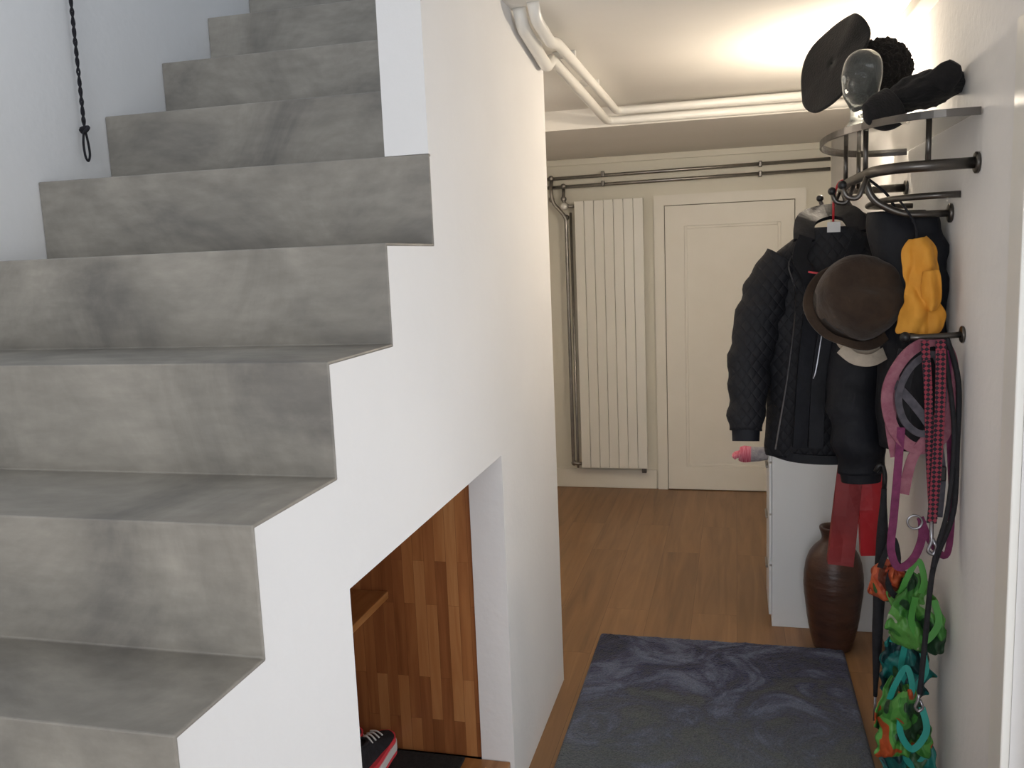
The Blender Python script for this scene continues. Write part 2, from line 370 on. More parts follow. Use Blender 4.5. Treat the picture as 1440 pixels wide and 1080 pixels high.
# ------------------------------------------------------------------ rope on the left wall
M_rope=mat('black_cord','#17161a','#2a2830',rough=.9,scale=120,bump=.6)
rp=empty('hanging_rope')
for s in range(2):
    pts=[(-1.612+.0030*math.cos(t*1.9+s*math.pi),1.975+.0030*math.sin(t*1.9+s*math.pi),2.75-.0146*t) for t in range(0,56)]
    bm=bmesh.new();sweep_bm(bm,[Vector(p) for p in catmull(pts,3)],lambda i,t:circ(.0028,seg=6));obj('strand_%d'%s,bm,M_rope,rp,smooth=True)
tube('loop',[(-1.612,1.975,1.95),(-1.612,1.966,1.92),(-1.612,1.968,1.885),(-1.612,1.977,1.873),(-1.612,1.985,1.89),(-1.612,1.983,1.92)],.0030,M_rope,rp,closed=True)
tube('knot',[(-1.618,1.970,1.952),(-1.605,1.980,1.957),(-1.605,1.971,1.947),(-1.62,1.979,1.945)],.005,M_rope,rp,closed=True)

# ------------------------------------------------------------------ rug
def rugmat():
    m,nt,b=newmat('plush_rug');L=nt.links;b.inputs['Roughness'].default_value=.95;b.inputs['Sheen Weight'].default_value=.15;b.inputs['Specular IOR Level'].default_value=.2
    tc=nt.nodes.new('ShaderNodeTexCoord')
    n=nt.nodes.new('ShaderNodeTexNoise');n.inputs['Scale'].default_value=4.0;n.inputs['Detail'].default_value=9;n.inputs['Roughness'].default_value=.7;n.inputs['Distortion'].default_value=1.4
    L.new(tc.outputs['Object'],n.inputs['Vector'])
    r=nt.nodes.new('ShaderNodeValToRGB');e=r.color_ramp.elements;e[0].position=.40;e[0].color=lin('#1e2134');e[1].position=.62;e[1].color=lin('#687086')
    x=e.new(.5);x.color=lin('#373c58');L.new(n.outputs['Fac'],r.inputs[0])
    sp=nt.nodes.new('ShaderNodeSeparateXYZ');L.new(tc.outputs['Object'],sp.inputs[0])
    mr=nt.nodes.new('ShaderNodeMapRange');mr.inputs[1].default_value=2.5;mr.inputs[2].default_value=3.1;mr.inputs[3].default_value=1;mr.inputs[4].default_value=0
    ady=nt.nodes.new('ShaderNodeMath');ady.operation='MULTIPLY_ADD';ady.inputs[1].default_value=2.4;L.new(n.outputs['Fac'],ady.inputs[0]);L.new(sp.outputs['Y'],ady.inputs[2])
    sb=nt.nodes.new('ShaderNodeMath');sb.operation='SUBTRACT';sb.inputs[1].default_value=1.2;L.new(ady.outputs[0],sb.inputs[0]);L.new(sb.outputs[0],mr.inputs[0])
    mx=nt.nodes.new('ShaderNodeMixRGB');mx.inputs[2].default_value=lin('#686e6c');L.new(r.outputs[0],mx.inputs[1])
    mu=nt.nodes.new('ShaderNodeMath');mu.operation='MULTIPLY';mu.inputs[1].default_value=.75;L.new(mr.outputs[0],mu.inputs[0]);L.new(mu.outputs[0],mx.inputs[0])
    n3=nt.nodes.new('ShaderNodeTexNoise');n3.inputs['Scale'].default_value=140;n3.inputs['Detail'].default_value=3;L.new(tc.outputs['Object'],n3.inputs['Vector'])
    m2=nt.nodes.new('ShaderNodeMixRGB');m2.blend_type='OVERLAY';m2.inputs[0].default_value=.65;L.new(mx.outputs[0],m2.inputs[1]);L.new(n3.outputs['Fac'],m2.inputs[2]);L.new(m2.outputs[0],b.inputs['Base Color'])
    bp=nt.nodes.new('ShaderNodeBump');bp.inputs['Strength'].default_value=1;bp.inputs['Distance'].default_value=.012;L.new(n3.outputs['Fac'],bp.inputs['Height']);L.new(bp.outputs[0],b.inputs['Normal'])
    return m
bm=bmesh.new();NX,NY=150,220;x0,x1,y0,y1=-.555,.405,1.95,3.44;R=.03
grid=[]
for i in range(NX+1):
    row=[]
    for j in range(NY+1):
        u=i/NX;v_=j/NY;x=x0+(x1-x0)*u;y=y0+(y1-y0)*v_
        dx=max(0,R-min(x-x0,x1-x));dy=max(0,R-min(y-y0,y1-y))
        if dx>0 and dy>0:
            d=math.hypot(dx,dy)
            if d>R:
                k=R/d;cx=x0+R if x<0 else x1-R;cy=y0+R if y<2.7 else y1-R
                x=cx+(x-cx)*k;y=cy+(y-cy)*k
        ed=min(x-x0,x1-x,y-y0,y1-y);h=.022*min(1,math.sqrt(max(0,ed)/.012+.02))
        z=.001+h+.004*noise.noise(Vector((x*14,y*14,0)))*min(1,ed/.02)+.003*noise.noise(Vector((x*60,y*60,3)))*min(1,ed/.02)
        row.append(bm.verts.new((x,y,max(.001,z))))
    grid.append(row)
for i in range(NX):
    for j in range(NY):bm.faces.new((grid[i][j],grid[i+1][j],grid[i+1][j+1],grid[i][j+1]))
obj('rug',bm,rugmat(),smooth=True)

# ------------------------------------------------------------------ cabinet
cb=empty('white_cabinet')
box('carcass',.142,.566,3.66,3.97,0.0,.93,M_cab,cb,bevel=.002)
box('top',.13,.566,3.652,3.98,.93,.95,M_cab,cb,bevel=.002)
for i in range(4):
    z=.05+i*.22;box('drawer_%d'%i,.130,.141,3.664,3.966,z,z+.212,M_cab,cb,bevel=.002)
    box('pull_%d'%i,.120,.130,3.76,3.87,z+.17,z+.182,M_steel,cb,bevel=.002)
M_knit=mat('pink_knit','#c02850','#e8a0b0',rough=.9,scale=70,stretch=(3,.3,.3),bump=.6)
gl=empty('knitted_glove')
limb('cuff',[(.126,3.80,.715),(.09,3.79,.712),(.055,3.785,.712)],[.028,.032,.033],mat('grey_knit','#8a8890','#b4b0b4',rough=.9,scale=60,bump=.5),gl,seg=20,amp=.003)
limb('hand',[(.06,3.785,.712),(.03,3.785,.713),(.012,3.785,.715)],[.034,.036,.028],M_knit,gl,seg=20,amp=.004)
for i in range(4):limb('finger_%d'%i,[(.02,3.765+.013*i,.715),(.0,3.763+.014*i,.71),(-.012,3.763+.014*i,.70)],[.011,.0105,.009],M_knit,gl,seg=10,amp=.001)
# ------------------------------------------------------------------ vase
M_vase=mat('brown_glaze','#34201a','#4e3226',rough=.38,scale=7,bump=.3,bscale=20,stretch=(1,1,3))
bm=bmesh.new()
pr=[(.062,0),(.072,.004),(.082,.04),(.096,.11),(.106,.19),(.112,.25),(.110,.31),(.100,.365),(.080,.405),(.058,.428),(.048,.44),(.046,.455),(.050,.472),(.055,.486),(.054,.494),(.046,.494),(.040,.48),(.038,.45),(.05,.42),(.09,.36),(.1,.25),(.09,.1),(.05,.02)]
P=catmull([Vector((a,b,0)) for a,b in pr],4)
def ridge(p,a,k):
    q=p.copy();s=1+.005*math.sin(p.z*150);q.x*=s;q.y*=s;return q
lathe_bm(bm,[(p.x,p.y) for p in P],48,Matrix.Translation((.368,3.50,.001)),fn=ridge);obj('floor_vase',bm,M_vase,smooth=True)

# ------------------------------------------------------------------ coat rack
rk=empty('coat_rack')
ya,yz_,xo=2.38,3.30,.345
def rail(nm,z,r,m,x=xo,a=ya,b=yz_):
    pipe(nm,[(XR,a,z),(x+.05,a+.02,z),(x,a+.10,z),(x-.015,(a+b)/2,z),(x,b-.10,z),(x+.05,b-.02,z),(XR,b,z)],r,m,rk,rad=.08)
rail('front_rail',1.765,.014,M_dark)
rail('inner_rail',1.70,.009,M_dark,x=xo+.07,a=2.55,b=3.2)
def disc(nm,loc,r,t,axis,m,par):
    bm=bmesh.new();rot=Matrix.Rotation(math.radians(90),4,axis)
    lathe_bm(bm,[(r*.9,0),(r,.002),(r,t-.002),(r*.9,t)],28,Matrix.Translation(loc)@rot);return obj(nm,bm,m,par,smooth=True)
for i,(yv,zv) in enumerate([(2.64,1.655),(3.15,1.655),(ya,1.765),(yz_,1.765)]):
    disc('wall_disc_%d'%i,(XR-.010,yv,zv),.026,.010,'Y',M_dark,rk)
for i,yv in enumerate((2.64,3.15)):
    pipe('arm_%d'%i,[(XR,yv,1.655),(xo+.10,yv,1.655),(xo+.02,yv,1.70),(xo,yv,1.765)],.010,M_dark,rk,rad=.05)
for i,yv in enumerate((2.52,2.78,3.16)):
    pipe('peg_%d'%i,[(xo-.005,yv,1.765),(xo-.03,yv,1.70),(xo-.06,yv,1.705),(xo-.07,yv,1.735)],.007,M_dark,rk,rad=.02)
    bm=bmesh.new();bmesh.ops.create_uvsphere(bm,u_segments=14,v_segments=10,radius=.012,matrix=Matrix.Translation((xo-.07,yv,1.738)));obj('knob_%d'%i,bm,M_blackp,rk,smooth=True)
m_gl,nt,b=newmat('shelf_glass');b.inputs['Base Color'].default_value=(.45,.45,.43,1);b.inputs['Transmission Weight'].default_value=.75;b.inputs['Roughness'].default_value=.05;b.inputs['IOR'].default_value=1.45
out=[(XR-.004,2.36)]+[(.49-.24*math.sin(t),2.83-.47*math.cos(t)) for t in [math.pi*k/28 for k in range(0,29)]]+[(XR-.004,3.30)]
bm=bmesh.new();zt=1.885
A=[bm.verts.new((x,y,zt)) for x,y in out];B=[bm.verts.new((x,y,zt+.008)) for x,y in out];bm.faces.new(A[::-1]);bm.faces.new(B)
for i in range(len(out)):j=(i+1)%len(out);bm.faces.new((A[i],A[j],B[j],B[i]))
obj('glass_shelf',bm,m_gl,rk)
bm=bmesh.new();sweep_bm(bm,[Vector((x,y,zt-.002)) for x,y in out],lambda i,t:[(-.003,-.009),(.003,-.009),(.003,.009),(-.003,.009)]);obj('shelf_rim',bm,M_dark,rk)
for i,(x,y) in enumerate([(.47,2.45),(.345,2.62),(.335,2.98),(.40,3.2)]):
    pipe('post_%d'%i,[(x,y,1.765),(x,y,zt)],.007,M_dark,rk)

# hats -------------------------------------------------
M_felt=mat('black_felt','#0c0b0c','#161416',rough=.95,scale=40,bump=.3,sheen=.04)
def hat(name,M,brimx,brimy,cr,chh,m,dip=.02,curl=.02,band=None,dent=1,prof=None,cx=1.14,warp=0,q0=.45,thick=.004):
    p=empty(name)
    bm=bmesh.new();n=72;rows=[]
    qs=[1,.95,.85,.7,.55,q0] if q0>.3 else [1,.95,.85,.7,.55,.4,.2,q0]
    for s in (0,1):
        for q in (qs if s==0 else qs[::-1]):
            ring=[]
            for j in range(n):
                a=2*math.pi*j/n;x=math.cos(a)*brimx*q;y=math.sin(a)*brimy*q
                z=curl*abs(math.sin(a))**2*(q-.4)*2-dip*abs(math.cos(a))**2*(q-.4)*1.4+(-thick if s==0 else .0)+warp*q*q*noise.noise(Vector((math.cos(a)*1.3,math.sin(a)*1.3,4)))
                ring.append(bm.verts.new(M@Vector((x,y,z))))
            rows.append(ring)
    for i in range(len(rows)):
        A=rows[i];B=rows[(i+1)%len(rows)]
        for j in range(n):bm.faces.new((A[j],A[(j+1)%n],B[(j+1)%n],B[j]))
    obj('brim',bm,m,p,smooth=True)
    bm=bmesh.new()
    cp_=prof or [(1.0,-.002),(1.0,.12),(.98,.35),(.94,.6),(.88,.8),(.74,.93),(.5,.98),(.25,.93),(.05,.90)]
    PP=catmull([Vector((a*cr,b_*chh,0)) for a,b_ in cp_],4)
    def fn(q,a,k):
        q=q.copy();q.x*=cx
        if q.z>chh*.5:
            f=(q.z/chh-.5)*2;q.z-=.018*dent*f*math.exp(-((q.y)/(cr*.3))**2);q.y*=1-.18*dent*f*max(0,math.cos(a))
        d=noise.fractal(q*14,1,2,2)*.005;q+=Vector((d,d,d))
        return q
    lathe_bm(bm,[(v.x,v.y) for v in PP],64,M,fn=fn);obj('crown',bm,m,p,smooth=True)
    if band:
        bm=bmesh.new();lathe_bm(bm,[(cr*1.0,.003),(cr*1.02,.003),(cr*1.015,.03),(cr*.99,.03)],64,M,fn=lambda q,a,k:Vector((q.x*(cx+.005),q.y*1.005,q.z)));obj('band',bm,band,p,smooth=True)
    return p
def place(loc,rx,ry,rz):
    return Matrix.Translation(loc)@Euler((math.radians(rx),math.radians(ry),math.radians(rz))).to_matrix().to_4x4()
def axis(loc,n,spin=0):
    return Matrix.Translation(loc)@Vector(n).to_track_quat('Z','Y').to_matrix().to_4x4()@Matrix.Rotation(math.radians(spin),4,'Z')
m_hd,nt,b=newmat('clear_glass');b.inputs['Transmission Weight'].default_value=.95;b.inputs['Roughness'].default_value=.03;b.inputs['IOR'].default_value=1.35;b.inputs['Base Color'].default_value=(.75,.79,.77,1)
bm=bmesh.new()
hp=[(.050,.0,0),(.047,.01,0),(.037,.03,0),(.035,.055,.004),(.043,.075,.010),(.054,.095,.010),(.060,.125,.006),(.063,.155,.002),(.060,.185,-.002),(.048,.208,-.004),(.028,.222,-.004),(.006,.227,-.004)]
PP=catmull([Vector((a*.88,b_*.93,c)) for a,b_,c in hp],4);MH=Matrix.Translation((.338,2.65,1.894))@Matrix.Rotation(math.radians(-120),4,'Z')
rings=[]
for q in PP:
    ring=[]
    for j in range(48):
        a=2*math.pi*j/48;r=q.x;x=math.cos(a)*r*1.12+q.z;y=math.sin(a)*r*.92
        z=q.y/.93;fr=max(0,math.cos(a))
        nose=.020*math.exp(-((a if a<math.pi else a-2*math.pi)/.22)**2)*math.exp(-((z-.120)/.016)**2)
        brow=.006*fr*math.exp(-((z-.152)/.012)**2);lip=.007*math.exp(-((a if a<math.pi else a-2*math.pi)/.4)**2)*math.exp(-((z-.092)/.008)**2)
        eye=-.008*(math.exp(-((a-.42)/.18)**2)+math.exp(-((a-2*math.pi+.42)/.18)**2))*math.exp(-((z-.138)/.009)**2)
        x+=nose+brow+lip+eye
        ring.append(bm.verts.new(MH@Vector((x,y,q.y))))
    rings.append(ring)
for i in range(len(rings)-1):
    for j in range(48):bm.faces.new((rings[i][j],rings[i][(j+1)%48],rings[i+1][(j+1)%48],rings[i+1][j]))
bm.faces.new(rings[0][::-1]);bm.faces.new(rings[-1]);obj('glass_mannequin_head',bm,m_hd,smooth=True)
hat('wide_brim_hat',axis((.282,2.85,2.110),(.82,.45,-.30),90),.145,.145,.070,.080,M_felt,dip=.0,curl=.0,warp=.02,band=mat('satin_band','#050505',rough=.4),cx=1.0,q0=.03,thick=.006)
M_fur=mat('black_fur','#0b0908','#1a1512',rough=1,scale=80,bump=.8,bscale=160)
bm=bmesh.new();bmesh.ops.create_icosphere(bm,subdivisions=6,radius=1)
for v in bm.verts:
    p=v.co.copy();d=1+.09*noise.fractal(p*9,1,2,4);v.co=Vector((p.x*.084*d+.412,p.y*.085*d+2.84,p.z*.092*d+2.075))
obj('fur_hat',bm,M_fur,smooth=True)
tc_=empty('flat_cap')
bm=bmesh.new();bmesh.ops.create_icosphere(bm,subdivisions=5,radius=1)
M1=place((.485,2.60,1.965),0,-12,-12)
for v in bm.verts:
    p=v.co.copy();z=p.z
    if z<0:z*=.55
    q=Vector((p.x*.105,p.y*.10,z*.055));q+=p*.008*noise.fractal(p*3,1,2,3);v.co=M1@q
obj('cap_body',bm,M_felt,tc_,smooth=True)
limb('cap_flap',[(.40,2.54,1.935),(.36,2.50,1.915),(.325,2.47,1.91)],[.055,.05,.026],M_felt,tc_,flat=.45)
limb('cap_ear',[(.50,2.52,1.975),(.525,2.5,2.005),(.535,2.49,2.02)],[.04,.032,.018],M_felt,tc_,flat=.6)

# ------------------------------------------------------------------ jackets
def quilt():
    m,nt,b=newmat('quilted_nylon');L=nt.links;b.inputs['Roughness'].default_value=.7;b.inputs['Base Color'].default_value=lin('#15161c');b.inputs['Specular IOR Level'].default_value=.35
    tc=nt.nodes.new('ShaderNodeTexCoord');sp=nt.nodes.new('ShaderNodeSeparateXYZ');L.new(tc.outputs['Object'],sp.inputs[0])
    hs=[]
    for s in (1,-1):
        a=nt.nodes.new('ShaderNodeMath');a.operation='MULTIPLY_ADD';a.inputs[1].default_value=s*1.3;L.new(sp.outputs['X'],a.inputs[0]);L.new(sp.outputs['Z'],a.inputs[2])
        c=nt.nodes.new('ShaderNodeMath');c.operation='MULTIPLY';c.inputs[1].default_value=72;L.new(a.outputs[0],c.inputs[0])
        d=nt.nodes.new('ShaderNodeMath');d.operation='SINE';L.new(c.outputs[0],d.inputs[0])
        g=nt.nodes.new('ShaderNodeMath');g.operation='ABSOLUTE';L.new(d.outputs[0],g.inputs[0])
        k=nt.nodes.new('ShaderNodeMath');k.operation='POWER';k.inputs[1].default_value=.4;L.new(g.outputs[0],k.inputs[0]);hs.append(k)
    mm=nt.nodes.new('ShaderNodeMath');mm.operation='MULTIPLY';L.new(hs[0].outputs[0],mm.inputs[0]);L.new(hs[1].outputs[0],mm.inputs[1])
    bp=nt.nodes.new('ShaderNodeBump');bp.inputs['Strength'].default_value=.5;bp.inputs['Distance'].default_value=.006;L.new(mm.outputs[0],bp.inputs['Height']);L.new(bp.outputs[0],b.inputs['Normal'])
    return m
M_q=quilt()
M_nyl=mat('navy_nylon','#0e1016','#161820',rough=.65,scale=12,bump=.3,bscale=14,bdist=.02,spec=.3)
M_zip=mat('zip_metal','#9a9aa0',rough=.3,metal=1);M_red=mat('red_plastic','#c0202a',rough=.4)
M_label=mat('label_white','#d8d8d8',rough=.8)
jk=empty('quilted_jacket')
loft('torso',[(.285,3.08,.885,.19,.105),(.285,3.08,.95,.20,.115),(.288,3.08,1.134,.20,.12),(.30,3.08,1.33,.205,.115),(.31,3.08,1.47,.215,.095),(.315,3.08,1.545,.19,.08),(.31,3.08,1.60,.14,.07),(.305,3.08,1.64,.09,.058)],M_q,jk,amp=.024,ns=8)
limb('sleeve_left',[(.16,3.06,1.54),(.11,3.05,1.46),(.065,3.02,1.31),(.035,2.99,1.13),(.03,2.95,.985)],[.066,.080,.076,.066,.052],M_q,jk,amp=.018,ns=20)
limb('cuff_left',[(.03,2.955,1.0),(.03,2.945,.95)],[.047,.043],M_nyl,jk,amp=.002)
limb('sleeve_right',[(.45,3.02,1.50),(.42,2.95,1.36),(.375,2.90,1.18),(.365,2.86,1.02),(.375,2.855,.875)],[.07,.09,.092,.08,.064],M_nyl,jk,amp=.018,ns=16)
limb('cuff_right',[(.376,2.855,.885),(.378,2.853,.845)],[.062,.058],M_nyl,jk,amp=.002)
strap('collar',[(.215,3.02,1.60),(.225,3.07,1.665),(.29,3.12,1.69),(.36,3.09,1.68),(.39,3.03,1.62)],.065,.014,M_nyl,jk,up=(0,-1,.2))
strap('lapel_left',[(.22,3.02,1.61),(.20,2.985,1.54),(.235,2.958,1.44),(.215,2.945,1.2),(.20,2.948,.93)],.045,.012,M_nyl,jk)
strap('lapel_right',[(.385,3.02,1.61),(.35,2.985,1.52),(.30,2.96,1.40),(.262,2.945,1.2),(.25,2.945,.93)],.045,.012,M_nyl,jk)
strap('zip_left',[(.19,3.01,1.57),(.165,2.97,1.52),(.185,2.950,1.42),(.165,2.936,1.2),(.125,2.958,.92)],.004,.003,M_zip,jk)
strap('zip_right',[(.355,3.0,1.58),(.325,2.973,1.50),(.28,2.951,1.38),(.250,2.934,1.2),(.24,2.934,1.16)],.003,.003,M_zip,jk)
strap('hem_band',[(.10,3.05,.90),(.18,2.985,.888),(.29,2.965,.885),(.40,2.985,.89),(.46,3.05,.90)],.03,.008,M_nyl,jk)
strap('red_piping',[(.225,2.965,1.50),(.29,2.950,1.488),(.345,2.955,1.48)],.006,.005,M_red,jk)
box('neck_label',.285,.325,3.012,3.015,1.622,1.655,M_label,jk)
hg=empty('clothes_hanger')
pipe('hook',[(.31,3.08,1.62),(.31,3.08,1.735),(.325,3.08,1.785),(.355,3.08,1.79),(.365,3.08,1.765)],.0035,M_red,hg,rad=.02)
tube('arms',[(.14,3.08,1.50),(.22,3.08,1.565),(.31,3.08,1.60),(.40,3.08,1.565),(.48,3.08,1.50)],.006,M_red,hg)
ct=empty('dark_coat')
loft('body',[(.485,2.76,.98,.070,.09),(.485,2.76,1.2,.075,.10),(.48,2.74,1.45,.08,.10),(.47,2.74,1.60,.09,.09),(.45,2.74,1.67,.07,.06)],M_nyl,ct,amp=.022,ns=8)
limb('sleeve',[(.50,2.70,1.64),(.52,2.66,1.5),(.515,2.66,1.2),(.51,2.66,1.0)],[.045,.05,.048,.042],M_nyl,ct,amp=.012)
tube('loop',[(.45,2.74,1.66),(.42,2.75,1.72),(.36,2.76,1.775)],.004,M_nyl,ct)
M_or=mat('orange_nylon','#d8922c','#e6a640',rough=.75,scale=10,bump=.4,bscale=14,bdist=.015)
og=empty('orange_rain_jacket')
drape('front',[(1.585,.455,.500,2.60),(1.565,.440,.512,2.585),(1.53,.436,.522,2.575),(1.47,.442,.528,2.57),(1.43,.440,.530,2.565),(1.38,.432,.540,2.56),(1.345,.425,.535,2.56),(1.335,.430,.51,2.56)],M_or,og,amp=.024,ns=18,pleats=1.5,seed=3,edge=.010)
drape('fold',[(1.50,.480,.522,2.55),(1.46,.478,.530,2.542),(1.42,.482,.528,2.54),(1.395,.490,.520,2.545)],M_or,og,amp=.015,ns=20,pleats=1,seed=9,edge=.006)
tube('tie',[(.475,2.60,1.575),(.47,2.6,1.63),(.43,2.62,1.70)],.003,M_nyl,og)

M_brown=mat('brown_felt','#2a1c12','#3e2e20',rough=.95,scale=14,bump=.3,sheen=.12)
hat('brown_fedora',axis((.326,2.70,1.405),(.25,-.80,.50),0),.135,.140,.112,.135,M_brown,dip=.02,curl=.01,warp=.03,band=mat('brown_band','#1c130c',rough=.6),dent=.5,prof=[(1.0,-.002),(1.03,.12),(1.06,.35),(1.04,.6),(.95,.82),(.78,.95),(.5,1.0),(.25,.98),(.04,.97)],cx=1.0)
bc=empty('beige_cap');M_be=mat('beige_canvas','#b0a494','#c6baaa',rough=.9,scale=30,bump=.3)
bm=bmesh.new();bmesh.ops.create_icosphere(bm,subdivisions=4,radius=1)
M2=place((.370,2.76,1.305),0,0,0)
for v in bm.verts:
    p=v.co;v.co=M2@Vector((p.x*.082,p.y*.04,p.z*(.055 if p.z<0 else .07)))
obj('cap_crown',bm,M_be,bc,smooth=True)
strap('cap_peak',[(.300,2.72,1.28),(.335,2.70,1.252),(.38,2.69,1.248),(.425,2.71,1.27)],.035,.005,M_be,bc)

# ------------------------------------------------------------------ dog leads and harness
def wov(name,c1,c2,s=120):
    m,nt,b=newmat(name);L=nt.links;b.inputs['Roughness'].default_value=.85
    tc=nt.nodes.new('ShaderNodeTexCoord');w=nt.nodes.new('ShaderNodeTexChecker');w.inputs['Scale'].default_value=s;w.inputs[1].default_value=lin(c1);w.inputs[2].default_value=lin(c2)
    mp=nt.nodes.new('ShaderNodeMapping');mp.inputs['Rotation'].default_value=(0,.78,0);L.new(tc.outputs['Object'],mp.inputs[0]);L.new(mp.outputs[0],w.inputs[0]);L.new(w.outputs[0],b.inputs['Base Color']);return m
M_pk=mat('mauve_webbing','#84485a','#9c6874',rough=.85,scale=40,bump=.3)
M_pu=mat('magenta_webbing','#5e1e44','#7a305a',rough=.8,scale=40,bump=.3)
M_pt=wov('patterned_webbing','#1c1a24','#8c3444',115)
M_bk=mat('black_webbing','#141418','#202026',rough=.8,scale=60)
M_gr=mat('grey_webbing','#403e46','#57545c',rough=.8,scale=60)
dh=empty('dog_harness')
strap('yoke_outer',[(.50,2.47,1.325),(.43,2.45,1.29),(.385,2.44,1.20),(.40,2.44,1.10),(.455,2.44,1.045),(.52,2.45,1.07),(.545,2.46,1.17),(.54,2.47,1.28)],.030,.005,M_pk,dh,closed=True)
strap('yoke_inner',[(.49,2.46,1.29),(.44,2.44,1.26),(.41,2.43,1.19),(.425,2.43,1.12),(.47,2.43,1.085),(.51,2.44,1.12),(.52,2.45,1.20),(.51,2.46,1.27)],.018,.005,M_gr,dh,closed=True)
strap('girth',[(.39,2.45,1.23),(.45,2.435,1.16),(.50,2.43,1.08),(.52,2.44,.98),(.515,2.44,.86)],.022,.004,M_gr,dh)
strap('chest',[(.54,2.46,1.20),(.50,2.44,1.10),(.45,2.44,1.02),(.43,2.44,.92)],.026,.005,M_pk,dh)
strap('belly',[(.40,2.45,1.24),(.395,2.45,1.12),(.41,2.445,1.02)],.028,.005,M_pk,dh)
strap('back_pad',[(.44,2.475,1.30),(.42,2.48,1.18),(.43,2.48,1.08)],.05,.006,M_bk,dh)
box('buckle',.495,.53,2.425,2.44,.96,1.0,M_blackp,dh,bevel=.004)
dl=empty('patterned_dog_lead')
strap('band_a',[(.505,2.42,1.33),(.507,2.415,1.2),(.505,2.415,1.05),(.50,2.415,.93),(.495,2.415,.85)],.024,.003,M_pt,dl)
strap('band_b',[(.47,2.43,1.33),(.48,2.425,1.2),(.49,2.425,1.0),(.50,2.42,.86)],.020,.003,M_pt,dl)
pipe('clip',[(.495,2.415,.855),(.495,2.41,.80),(.485,2.41,.775),(.50,2.41,.765),(.508,2.41,.785),(.497,2.41,.81)],.005,M_zip,dl,rad=.008)
pl=empty('purple_dog_lead')
strap('loop',[(.42,2.44,1.10),(.412,2.43,.98),(.405,2.43,.86),(.40,2.43,.77),(.42,2.43,.72),(.455,2.43,.745),(.475,2.43,.80),(.475,2.43,.85)],.020,.004,M_pu,pl)
strap('tail',[(.47,2.43,.86),(.50,2.43,.79),(.54,2.44,.76),(.55,2.45,.90),(.54,2.46,1.1),(.53,2.46,1.3)],.018,.004,M_pu,pl)
tube('ring',[(.455+.018*math.cos(a),2.42,.85+.018*math.sin(a)) for a in [k*math.pi/4 for k in range(8)]],.003,M_zip,pl,closed=True)
bl=empty('black_dog_lead')
tube('cord',[(.53,2.47,1.33),(.556,2.45,1.22),(.556,2.44,1.05),(.55,2.43,.88),(.515,2.42,.77),(.50,2.42,.70),(.49,2.42,.55),(.482,2.42,.42),(.478,2.42,.37)],.007,M_bk,bl)
tube('cord_b',[(.52,2.45,1.31),(.545,2.43,1.1),(.535,2.42,.9),(.51,2.41,.79),(.50,2.41,.73)],.006,M_bk,bl)
pipe('snap',[(.478,2.42,.375),(.474,2.418,.35),(.466,2.418,.33),(.476,2.418,.318),(.488,2.418,.33),(.480,2.418,.352)],.004,M_zip,bl,rad=.006)
wh=empty('wall_hook')
disc('plate',(XR-.008,2.47,1.34),.022,.008,'Y',M_dark,wh)
pipe('peg',[(XR,2.47,1.34),(.50,2.47,1.335),(.43,2.46,1.335)],.008,M_dark,wh)
bm=bmesh.new();bmesh.ops.create_uvsphere(bm,u_segments=14,v_segments=10,radius=.014,matrix=Matrix.Translation((.428,2.46,1.336)));obj('peg_end',bm,M_blackp,wh,smooth=True)

# ------------------------------------------------------------------ bags
def bag(name,x,y,zt,zb,w,m,mh,seed=0):
    """folded fabric shopping bag hanging limp: two draped sheets and loop handles"""
    p=empty(name);h=zt-zb
    for k,(dy,f) in enumerate(((0,1),(.035,.92))):
        s=seed+k*3.3
        drape('panel_%d'%k,[(zt,x-.02,x+.02,y+dy),(zt-.12*h,x-w*.30,x+w*.26,y+dy-.015),(zt-.40*h,x-w*.46*f,x+w*.44*f,y+dy-.02),(zt-.70*h,x-w*.50*f,x+w*.50*f,y+dy-.015),(zt-.93*h,x-w*.42*f,x+w*.46*f,y+dy),(zb,x-w*.25,x+w*.36,y+dy+.01)],m,p,amp=.045,ns=17,pleats=3,seed=s,edge=.022,th=.002)
    strap('handle_0',[(x-w*.28,y-.02,zt-.14*h),(x-w*.20,y-.03,zt+.02),(x,y-.02,zt+.07),(x+w*.10,y-.03,zt+.02),(x+w*.05,y-.03,zt-.1*h)],.016,.002,mh,p)
    strap('handle_1',[(x+w*.28,y-.025,zt-.2*h),(x+w*.35,y-.04,zt-.5*h),(x+w*.10,y-.05,zt-.75*h),(x-w*.12,y-.05,zt-.5*h),(x-w*.05,y-.035,zt-.15*h)],.018,.002,mh,p)
    return p
def paper_bag(name,cx,cy,zt,zb,w,d,rot,m,mh):
    p=empty(name);M=Matrix.Translation((cx,cy,zt))@Matrix.Rotation(math.radians(rot),4,'Y')
    bm=bmesh.new();h=zt-zb;rows=[]
    for t in (0,.02,.25,.5,.75,.97,1):
        dd=d*(.12+.88*min(1,t*1.6));z=-h*t
        rows.append([bm.verts.new(M@Vector(q)) for q in ((-w/2,-dd/2,z),(0,-dd/2-.006*math.sin(t*6),z),(w/2,-dd/2,z),(w/2-.012*(1-t),0,z),(w/2,dd/2,z),(0,dd/2,z),(-w/2,dd/2,z),(-w/2+.012*(1-t),0,z))])
    for i in range(len(rows)-1):
        for j in range(8):bm.faces.new((rows[i][j],rows[i][(j+1)%8],rows[i+1][(j+1)%8],rows[i+1][j]))
    bm.faces.new(rows[-1]);o=obj('body',bm,m,p,bevel=.001)
    for s in (-1,1):tube('handle_%d'%(s+1),[M@Vector(q) for q in ((-w*.25,s*d*.06,-.01),(-w*.2,s*d*.06,.06),(0,s*d*.05,.10),(w*.2,s*d*.06,.06),(w*.25,s*d*.06,-.01))],.0025,mh,p)
